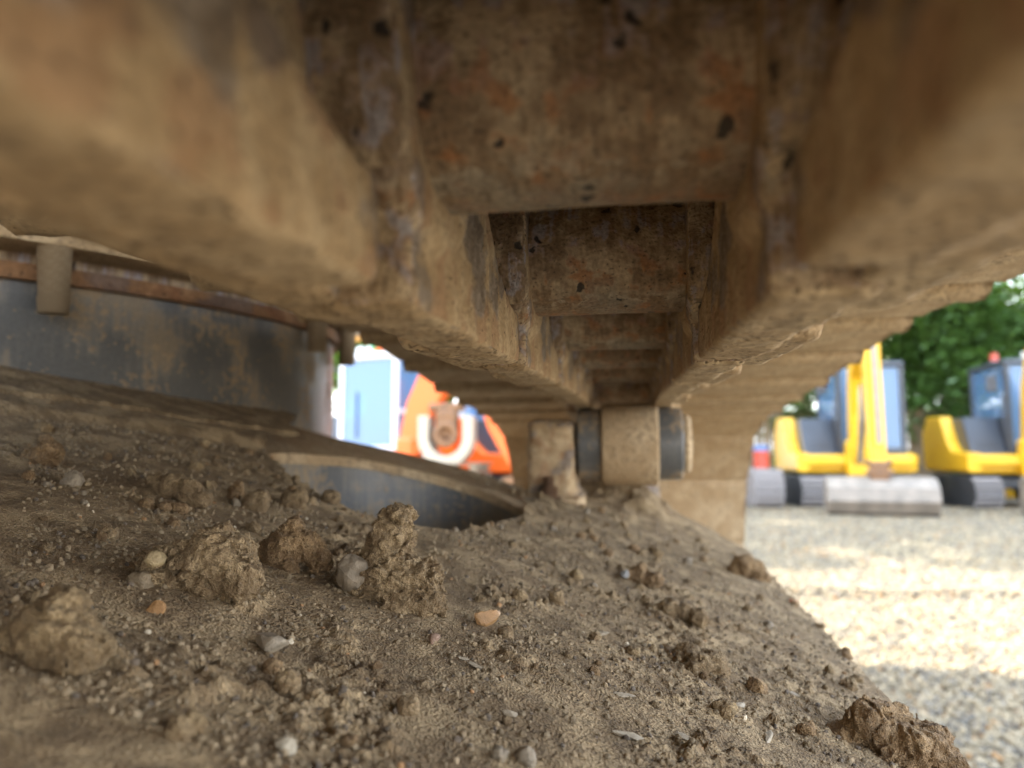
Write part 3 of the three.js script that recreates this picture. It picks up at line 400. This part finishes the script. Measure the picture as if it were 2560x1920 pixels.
{ // crumbs: the larger ones singly, the fine grit as stuff
  const r = rngOf(99), forms = [0, 1, 2, 3, 4].map((i) => clodGeo([[0, 0, 0, 0.0036], [0.0025 * (r() - 0.3), 0.0014, 0.001, 0.0024], [-0.002, -0.0005, 0.002 * (r() - 0.5), 0.0022]], 80 + i * 7, 0.00062, 1.1)), mats = [M.clodBrown, M.clodDamp, M.clodDry, M.clodBrown, M.clodBrown, M.clodDamp, M.clodDry, peb(0.32, 0.26, 0.18)];
  const free = (x, z) => inside(outline, x, z) && !inside(openPts, x, z) && (x + 0.453) * 0.909 - (z - 0.474) * 0.417 > 0.01;
  const place = () => { for (;;) { const z = 0.19 + 0.8 * Math.pow(r(), 1.3), x = mix(-0.46, 0.16, r()); if (!free(x, z) || x < -0.85 * z - 0.02 || x > 0.42 * z) continue; if (r() < 0.25 + 0.75 * smooth(-0.25, 0.3, fbm(x * 14, 51, z * 14, 2))) return [x, z]; } };
  for (let i = 0; i < 240; i++) { const [x, z] = place(), s = 0.45 + 1.1 * Math.pow(r(), 2.2), mi = Math.floor(r() * 8), o = thingMesh('mud_crumb', forms[i % 5], mats[mi], 'small loose crumb of mud or stone lying on the muddy slope', 'crumb', 'crumbs strewn over the muddy slope'); o.position.copy(onMud(x, z, 0.0012 * s)); o.rotation.set(r() * 6, r() * 6, r() * 6); o.scale.set(s, s * (0.7 + 0.3 * r()), s); }
  const gg = new THREE.IcosahedronGeometry(1, 1), p = gg.attributes.position; for (let i = 0; i < p.count; i++) { const v = V3().fromBufferAttribute(p, i), k = 1 + 0.5 * n3(v.x * 1.7, v.y * 1.7, v.z * 1.7 + 5); p.setXYZ(i, v.x * k, v.y * k * 0.8, v.z * k); } gg.computeVertexNormals();
  const N = 22000, inst = new THREE.InstancedMesh(boxUV(gg), matOf(tPebble, 1.5, 0, { color: new THREE.Color(1, 1, 1) }), N), m = new THREE.Matrix4(), q = new THREE.Quaternion(), e = new THREE.Euler(), c = new THREE.Color();
  for (let i = 0; i < N; i++) { const [x, z] = place(), s = 0.0003 + 0.0012 * Math.pow(r(), 4); q.setFromEuler(e.set(r() * 6, r() * 6, r() * 6)); m.compose(onMud(x, z, s * 0.3), q, V3(s, s, s)); inst.setMatrixAt(i, m); const t = r(), k = 0.7 + 0.6 * r(); t < 0.008 ? c.setRGB(0.65 * k, 0.56 * k, 0.41 * k) : t < 0.018 ? c.setRGB(0.42 * k, 0.24 * k, 0.11 * k) : t < 0.16 ? c.setRGB(0.16 * k, 0.125 * k, 0.09 * k) : c.setRGB(0.31 * k, 0.235 * k, 0.14 * k); inst.setColorAt(i, c); }
  inst.name = 'grit'; inst.userData = { kind: 'stuff', label: 'fine grit and sand grains scattered on the mud', category: 'grit' }; inst.castShadow = inst.receiveShadow = true; scene.add(inst);
}

// ---------------------------------------------------------------- machines parked in the yard
function extrude(pts, depth, bevel = 0.02) { const s = new THREE.Shape(pts.map(([x, y]) => new THREE.Vector2(x, y))); return new THREE.ExtrudeGeometry(s, { depth, bevelEnabled: true, bevelThickness: bevel, bevelSize: bevel, bevelSegments: 3, curveSegments: 12 }).translate(0, 0, -depth / 2); }
const sideOn = (g, x) => g.rotateY(-Math.PI / 2).translate(x, 0, 0); // a profile drawn (forward, up) set across the machine; forward becomes +z
function mini(name, label, o) { // faces +z
  const t = thing(name, label, 'excavator', o.group), P_ = o.paint;
  for (const s of [-1, 1]) { const tr = sub('track', t);
    const belt = extrude([[-0.95, 0.1], [-1.05, 0.26], [-0.95, 0.44], [-0.75, 0.5], [0.75, 0.5], [0.95, 0.44], [1.05, 0.26], [0.95, 0.1], [0.75, 0.03], [-0.75, 0.03]], 0.36, 0.02); part('belt', sideOn(belt, s * 0.72), M.rubber, tr);
    for (let k = 0; k < 6; k++) { const a = -0.95 + k * 0.42; part('track_pad', rb(0.4, 0.055, 0.05, s * 0.72, 0.265 + Math.sin(a) * 0.235, 0.83 + Math.cos(a) * 0.235, 0.01), M.steelMud, tr); } }
  part('undercarriage', rb(0.9, 0.22, 1.2, 0, 0.42, 0, 0.05), M.charcoal, t);
  part('blade', rb(1.75, 0.32, 0.07, 0, 0.24, -1.35, 0.02), P_, t);
  part('slew_deck', rb(1.75, 0.2, 1.7, 0, 0.66, -0.05, 0.06), P_, t);
  // bodywork: curved flank with dark hood
  const fl = extrude([[-0.9, 0.62], [0.85, 0.62], [0.85, 0.85], [0.25, 0.88], [0.05, 1.05], [-0.2, 1.48], [-0.75, 1.5], [-0.98, 1.25], [-1.0, 0.7]], 0.14, 0.03); part('flank', sideOn(fl, -0.84), P_, t);
  part('hood', sideOn(extrude([[-0.85, 0.8], [0.62, 0.8], [0.28, 1.44], [-0.8, 1.46]], 0.46, 0.03), -0.5), M.charcoal, t);
  part('flank', sideOn(extrude([[-0.9, 0.62], [0.75, 0.62], [0.8, 0.82], [-0.1, 0.95], [-0.9, 1.2]], 0.12, 0.03), 0.83), P_, t);
  part('counterweight', rb(1.7, 0.75, 0.35, 0, 1.05, -0.98, 0.12, 4), P_, t);
  part('front_apron', rb(1.72, 0.2, 0.16, 0, 0.76, 0.82, 0.06), P_, t);
  // cab
  const cab = sub('cab', t), x0 = -0.2, x1 = 0.78, z0 = -0.65, z1 = 0.62, y0 = 0.85, y1 = 2.34, fm = o.cab;
  part('roof', rb(x1 - x0 + 0.1, 0.1, z1 - z0 + 0.12, (x0 + x1) / 2, y1, (z0 + z1) / 2, 0.045, 3), o.roof, cab);
  for (const [x, z] of [[x0, z0], [x1, z0], [x0, z1], [x1, z1]]) part('pillar', rb(0.075, y1 - y0, 0.08, x, (y0 + y1) / 2, z, 0.02), fm, cab);
  part('sill', rb(x1 - x0, 0.12, 0.06, (x0 + x1) / 2, 0.92, z1, 0.02), fm, cab); part('door', rb(0.05, 0.6, z1 - z0 - 0.1, x0, 1.15, (z0 + z1) / 2, 0.02), fm, cab);
  part('windscreen', new THREE.BoxGeometry(x1 - x0 - 0.08, y1 - y0 - 0.14, 0.012).translate((x0 + x1) / 2, (y0 + y1) / 2 + 0.03, z1), M.glass, cab);
  part('side_window', new THREE.BoxGeometry(0.012, 0.82, z1 - z0 - 0.1).translate(x0, 1.88, (z0 + z1) / 2), M.glass, cab); part('side_window', new THREE.BoxGeometry(0.012, 1.35, z1 - z0 - 0.1).translate(x1, 1.6, (z0 + z1) / 2), M.glass, cab); part('rear_window', new THREE.BoxGeometry(x1 - x0 - 0.1, 0.95, 0.012).translate((x0 + x1) / 2, 1.82, z0), M.glass, cab);
  part('wiper', rb(0.02, 0.7, 0.02, x0 + 0.3, 1.45, z1 + 0.03, 0.006).rotateZ(0), M.rubber, cab); part('door_bar', rb(0.05, 0.07, z1 - z0, x1, 1.5, (z0 + z1) / 2, 0.015), fm, cab); part('console', rb(0.6, 0.35, 0.18, 0.3, 1.1, 0.4, 0.05), M.charcoal, cab);
  part('handrail', tube([[x0 - 0.06, 1.0, z1], [x0 - 0.1, 1.4, z1 + 0.04], [x0 - 0.06, 1.8, z1]], 0.014, 8, 12), M.charcoal, t);
  for (let k = 0; k < 5; k++) part('grille_slat', rb(0.3, 0.018, 0.02, -0.5, 0.98 + k * 0.06, 0.545 - k * 0.035, 0.005), M.rubber, t);
  const seat = sub('seat', t); part('cushion', rb(0.5, 0.14, 0.5, 0.3, 1.2, -0.1, 0.05), M.seat, seat); part('backrest', rb(0.48, 0.65, 0.14, 0.3, 1.55, -0.36, 0.05), M.seat, seat);
  if (o.jacket) part('hanging_jacket', rb(0.34, 0.7, 0.08, -0.02, 1.75, -0.45, 0.04), M.hivis, t);
  const bc = sub('beacon', t); part('base', new THREE.CylinderGeometry(0.07, 0.08, 0.06, 20).translate(-0.05, y1 + 0.08, -0.1), M.charcoal, bc); part('lens', new THREE.CylinderGeometry(0.055, 0.065, 0.13, 20).translate(-0.05, y1 + 0.17, -0.1), o.beacon, bc);
  for (const x of [0.12, 0.3]) { const wl = sub('work_lamp', t); part('housing', rb(0.13, 0.11, 0.08, x, y1 + 0.1, z1 - 0.02, 0.03), x > 0.2 ? M.green : M.white, wl); part('lens', new THREE.CylinderGeometry(0.045, 0.045, 0.01, 18).rotateX(Math.PI / 2).translate(x, y1 + 0.1, z1 + 0.025), M.lamp, wl); }
  const mi = sub('mirror', t); part('mirror_arm', tube([[-0.2, 2.1, 0.6], [-0.4, 2.2, 0.75], [-0.5, 2.1, 0.8]], 0.015, 8, 12), M.charcoal, mi); part('mirror_glass', rb(0.16, 0.26, 0.04, -0.5, 1.98, 0.8, 0.03), M.charcoal, mi);
  // boom, dipper, cylinders, bucket: swung round their own post
  const sw = new THREE.Group(); sw.name = 'boom_assembly'; sw.position.set(o.bx ?? 0.1, 0, 0.75); sw.rotation.y = o.swing; t.add(sw);
  part('swing_post', rb(0.34, 0.62, 0.34, 0, 0.8, 0.12, 0.08), P_, sw);
  const bp = o.boom ?? [[0.0, 0.85], [0.3, 0.8], [0.42, 1.5], [0.62, 2.05], [1.4, 2.55], [1.5, 2.75], [1.35, 2.85], [0.5, 2.45], [0.2, 1.9]]; part('boom', sideOn(extrude(bp, 0.2, 0.02), 0), P_, sw);
  const dp = o.dipper ?? [[1.25, 2.95], [1.5, 3.0], [1.72, 2.55], [1.82, 1.2], [1.84, 0.72], [1.7, 0.7], [1.55, 1.6], [1.38, 2.5]]; part('dipper', sideOn(extrude(dp, 0.17, 0.02), 0.03), P_, sw);
  const [c0, c1] = o.ram ?? [[0.35, 1.75], [0.95, 1.15]]; part('boom_ram', tube([[0, 0.75, 0.35], [0, 1.3, 0.75], [0, 1.9, 0.98]], 0.05, 12, 10), M.chrome, sw); part('dipper_ram', tube([[0.0, 2.85, 1.0], [0.0, 3.1, 1.2], [0.0, 3.25, 1.4]], 0.05, 12, 10), M.charcoal, sw); part('bucket_ram', tube([[0.03, 2.4, 1.86], [0.03, 1.8, 1.93], [0.03, 1.0, 1.98]], 0.035, 12, 10), M.steelMud, sw);
  if (o.hose) part('hydraulic_hose', tube([[0.12, 1.2, 0.4], [0.16, 1.9, 0.7], [0.14, 2.7, 1.3], [0.12, 2.9, 1.6]], 0.02, 8, 24), M.rubber, sw);
  const hb = [1.82, 0.6]; part('quick_hitch', merge([rb(0.24, 0.28, 0.2, 0.03, 0.62, 1.83, 0.04), new THREE.CylinderGeometry(0.04, 0.04, 0.34, 16).rotateZ(Math.PI / 2).translate(0.03, 0.6, 1.9), new THREE.CylinderGeometry(0.04, 0.04, 0.34, 16).rotateZ(Math.PI / 2).translate(0.03, 0.74, 1.8)]), M.rustSteel, sw);
  const bw = o.bucketW, prof = [[0.28, 0.5], [0.2, 0.55], [0.0, 0.52], [-0.16, 0.4], [-0.2, 0.22], [-0.1, 0.06], [0.1, 0.0], [0.3, 0.04], [0.3, 0.065], [0.1, 0.03], [-0.08, 0.085], [-0.165, 0.23], [-0.13, 0.38], [0.02, 0.49], [0.2, 0.52]].map(([a, b]) => [1.9 - a, b]);
  part('bucket', sideOn(extrude(prof, bw, 0.004), 0.03), o.bucketM, sw);
  for (const s of [-1, 1]) part('bucket_cheek', sideOn(extrude([[1.62, 0.5], [1.9, 0.52], [2.06, 0.4], [2.1, 0.22], [2.0, 0.06], [1.8, 0.0], [1.6, 0.04]], 0.02, 0.005), 0.03 + s * bw / 2), o.bucketM, sw);
  return t;
}
const yel = { paint: M.yellow, cab: M.charcoal, roof: M.charcoal, beacon: M.red, swing: -0.14, bx: 0.0, hose: true, bucketW: 1.36, bucketM: M.bucketGrey, group: 'yellow compact excavators parked in the yard' };
{ const a = mini('compact_excavator', 'yellow compact excavator beside the timber fence, wide grey grading bucket on the gravel', yel); a.position.set(3.62, 0, -13.5); a.rotation.y = 0.0;
  const b = mini('compact_excavator', 'yellow compact excavator with a hi vis jacket hanging in its cab', { ...yel, jacket: true, swing: -0.12, bx: 0.0 }); b.position.set(6.2, 0, -13.5); b.rotation.y = -0.02; }
{ const base = { paint: M.orange, cab: M.white, roof: M.white, beacon: M.orange, swing: 1.62, bx: 1.0, boom: [[0, 0.9], [0.3, 0.85], [0.55, 1.5], [0.85, 1.95], [1.25, 1.75], [1.35, 1.95], [0.95, 2.35], [0.5, 2.3], [0.15, 1.6]], dipper: [[1.1, 2.0], [1.35, 1.95], [1.65, 1.3], [1.84, 0.72], [1.7, 0.7], [1.4, 1.2]], bucketW: 0.55, bucketM: M.rustSteel, group: 'orange compact excavators behind the slew ring' };
  const a = mini('compact_excavator', 'orange compact excavator with white cab seen between the slew ring and the track', base); a.position.set(-4.0, 0, -11.3); a.rotation.y = -0.28;
  const b = mini('compact_excavator', 'orange compact excavator half hidden behind the carrier roller bracket', { ...base, swing: -0.2, bx: 0.2 }); b.position.set(-2.3, -0.02, -12.9); b.rotation.y = 1.2; }
{ // cream digging bucket lying open beside the orange machine
  const t = thing('digger_bucket', 'cream painted digger bucket lying open with a rusty hitch in it', 'bucket'); t.position.set(-2.5, 0.64, -10.0); t.rotation.y = 0.1;
  const outer = [], inner = []; for (let i = 0; i <= 24; i++) { const a = Math.PI + Math.PI * i / 24; outer.push([0.36 * Math.cos(a), 0.36 * Math.sin(a) * 1.1 + 0.45]); inner.unshift([0.25 * Math.cos(a), 0.25 * Math.sin(a) * 1.1 + 0.45]); }
  part('shell', extrude([[-0.36, 0.72], ...outer, [0.36, 0.72], [0.25, 0.72], ...inner, [-0.25, 0.72]], 0.5, 0.015), plain(0.4, 0.34, 0.25, 0.7), t);
  part('hitch', merge([rb(0.3, 0.42, 0.3, 0, 0.62, 0.05, 0.06), new THREE.TorusGeometry(0.13, 0.05, 12, 24).translate(0, 0.48, 0.22), new THREE.CylinderGeometry(0.06, 0.06, 0.5, 16).rotateZ(Math.PI / 2).translate(0, 0.86, 0.1)]), M.rustSteel, t);
  const st = thing('pallet_stack', 'stack of worn timber pallets under the cream bucket', 'pallets'); st.position.set(-2.5, 0, -10.0);
  for (let k = 0; k < 5; k++) { for (let j = 0; j < 3; j++) part('bearer', rb(0.1, 0.1, 0.9, -0.45 + 0.45 * j, 0.06 + k * 0.15, 0, 0.008), M.wood, st); for (let j = 0; j < 6; j++) part('plank', rb(1.1, 0.025, 0.11, 0, 0.125 + k * 0.15, -0.4 + j * 0.16, 0.005), M.wood, st); } }
{ const g = new THREE.ConeGeometry(2.6, 1.75, 60, 16), p = g.attributes.position; for (let i = 0; i < p.count; i++) { const v = V3().fromBufferAttribute(p, i), k = 1 + 0.16 * fbm(v.x * 0.9, v.y * 0.9, v.z * 0.9, 4); p.setXYZ(i, v.x * k, v.y + 0.18 * fbm(v.x, 2, v.z, 3) - (v.y > 0.6 ? (v.y - 0.6) * 0.35 : 0), v.z * k); } g.computeVertexNormals();
  const o = thingMesh('sand_heap', boxUV(g), M.sand, 'heap of yellow sand behind the orange machines', 'sand'); o.position.set(-1.2, 0.82, -15.6); }
// other crawler standing at the fence
{ const t = thing('crawler_undercarriage', 'grey steel crawler undercarriage parked against the timber fence', 'undercarriage'); t.position.set(2.15, 0, -13.2);
  part('belt', sideOn(extrude([[-0.9, 0.1], [-1, 0.35], [-0.85, 0.6], [0.85, 0.6], [1, 0.35], [0.9, 0.1], [0.7, 0.02], [-0.7, 0.02]], 0.4, 0.02), 0), M.steelMud, t);
  for (let k = 0; k < 7; k++) { const a = -1.0 + k * 0.36; part('track_pad', rb(0.45, 0.08, 0.05, 0, 0.33 + Math.sin(a) * 0.29, 0.78 + Math.cos(a) * 0.29, 0.01), M.steelMud, t); }
  part('red_drum', new THREE.CylinderGeometry(0.13, 0.13, 0.28, 24).translate(0, 0.78, 0.4), M.red, t); part('blue_cap', new THREE.CylinderGeometry(0.12, 0.13, 0.1, 24).translate(0, 0.97, 0.4), plain(0.1, 0.16, 0.3, 0.5), t); }
// timber fence
{ const f = thing('timber_fence', 'weathered brown timber board fence behind the yellow excavators', 'fence'); f.position.set(1.9, 0, -16.2); const r = rngOf(5), gs = [rb(0.15, 1.75, 0.025, 0, 0.92, 0, 0.006), rb(0.15, 1.8, 0.025, 0, 0.93, 0.006, 0.006), rb(0.145, 1.7, 0.025, 0, 0.9, 0.002, 0.006)].map(boxUV), ms = [M.wood, tint(M.wood, 0.8, 0.78, 0.75), tint(M.wood, 1.2, 1.12, 1.0)];
  for (let i = 0; i < 56; i++) { const o = part('board', gs[i % 3], ms[Math.floor(r() * 3)], f); o.position.set(i * 0.158, 0, 0.004 * r()); o.rotation.z = 0.012 * (r() - 0.5); }
  for (const y of [0.35, 1.45]) part('rail', boxUV(rb(8.9, 0.08, 0.05, 4.4, y, -0.05, 0.01)), M.wood, f); for (let i = 0; i < 5; i++) part('post', boxUV(rb(0.1, 1.9, 0.1, i * 2.2, 0.95, -0.13, 0.01)), M.wood, f); }
// ---------------------------------------------------------------- trees
{
  const leafM = [[0.115, 0.22, 0.035], [0.17, 0.28, 0.04], [0.09, 0.18, 0.03]].map(([r, g, b]) => new THREE.MeshPhysicalMaterial({ color: new THREE.Color().setRGB(r, g, b), roughness: 0.4, transmission: 0.5, thickness: 0 })), bark = matOf(tWood, 0.5, 0.01, { color: new THREE.Color().setRGB(0.5, 0.48, 0.45) });
  function treeGeo(seed, H, R, low, n, leaf) { const r = rngOf(seed), lumps = [], limbs = [];
    limbs.push(tube([[0, 0, 0], [0.1, H * 0.3, 0.05], [-0.05, H * 0.6, 0.1], [0, H * 0.85, 0]], 0.1, 8, 16));
    for (let i = 0; i < 26; i++) { const y = low + (H - low) * Math.pow(r(), 0.9), a = r() * 6.28, k = R * (0.35 + 0.65 * Math.sqrt(r())) * Math.sqrt(Math.max(0.08, 1 - Math.pow((y - low) / (H - low) * 1.05 - 0.3, 2))); const c = [Math.cos(a) * k, y, Math.sin(a) * k]; lumps.push([...c, 0.5 + 0.45 * r()]); if (i % 2) limbs.push(tube([[0, y * 0.75, 0], [c[0] * 0.5, y * 0.9, c[2] * 0.5], c], 0.035, 6, 8)); }
    const pos = [], idx = [], v = V3(), q = new THREE.Quaternion(), e = new THREE.Euler();
    for (let i = 0; i < n; i++) { const [cx, cy, cz, cr] = lumps[Math.floor(r() * lumps.length)]; v.set(r() - 0.5, r() - 0.5, r() - 0.5).normalize().multiplyScalar(cr * Math.cbrt(0.15 + 0.85 * r())); const x = cx + v.x * 1.2, y = cy + v.y * 0.85, z = cz + v.z * 1.2, s = leaf * (0.7 + 0.7 * r()); q.setFromEuler(e.set(r() * 1.6 - 0.8, r() * 6.28, r() * 1.4 - 0.7));
      const b = pos.length / 3; for (const [a, c, d] of [[0, 0, -1], [0.45, 0.08, 0], [0, 0, 1], [-0.45, 0.08, 0]]) { const w = V3(a * s, c * s, d * s).applyQuaternion(q); pos.push(x + w.x, y + w.y, z + w.z); } idx.push(b, b + 1, b + 2, b, b + 2, b + 3); }
    const g = new THREE.BufferGeometry(); g.setAttribute('position', new THREE.Float32BufferAttribute(pos, 3)); g.setIndex(idx); g.computeVertexNormals(); return [g, boxUV(merge(limbs))]; }
  const kinds = [treeGeo(1, 12.5, 2.6, 0.8, 17000, 0.11), treeGeo(2, 9, 2.6, 0.5, 14000, 0.105), treeGeo(3, 4.4, 1.9, 0.2, 14000, 0.09)];
  const spots = [[2.6, -19.5, 0, 0, 'tall tree rising over the end of the timber fence'], [5.2, -18.4, 1, 2, 'dark full tree between the two yellow excavators'], [7.4, -18.6, 0, 1, 'bright leafy tree behind the yellow excavator with the jacket'], [9.6, -18.4, 1, 2, 'dark tree over the far half of the timber fence'], [12, -19, 0, 0, 'tall tree at the far end of the timber fence'], [6.3, -17.4, 2, 2, 'dark shrub filling the gap between the yellow excavators'], [9.3, -17.4, 2, 1, 'light green shrub behind the timber fence'], [7.8, -17.5, 2, 0, 'green shrub behind the cab with the jacket'],
    [-6.4, -17.4, 1, 1, 'sunlit tree behind the white cab of the orange excavator'], [-4.4, -18.4, 0, 1, 'tall sunlit tree behind the orange excavator'], [-3.0, -19.4, 0, 1, 'tall tree over the sand heap'], [0.5, -17.6, 0, 0, 'tree standing between the sand heap and the timber fence'], [3.9, -17.6, 2, 0, 'green shrub over the fence beside the yellow excavator'], [-5.0, -15.6, 2, 1, 'low yellow green shrub right behind the white cab'], [-8.0, -16.6, 0, 1, 'tall tree beside the low yellow green shrub'], [-5.7, -16.9, 0, 0, 'tall tree rising behind the low yellow green shrub'], [-3.5, -16.8, 0, 0, 'tall tree between the white cab and the sand heap'], [-1.5, -18.0, 0, 0, 'tall tree right behind the sand heap']];
  spots.forEach(([x, z, k, m, label], i) => { const t = thing('tree', label, 'tree', 'trees round the yard'); t.position.set(x, 0, z); t.rotation.y = i * 1.7; part('trunk', kinds[k][1], bark, t); part('crown', kinds[k][0], leafM[m], t); });
}
renderer.render(scene, camera);
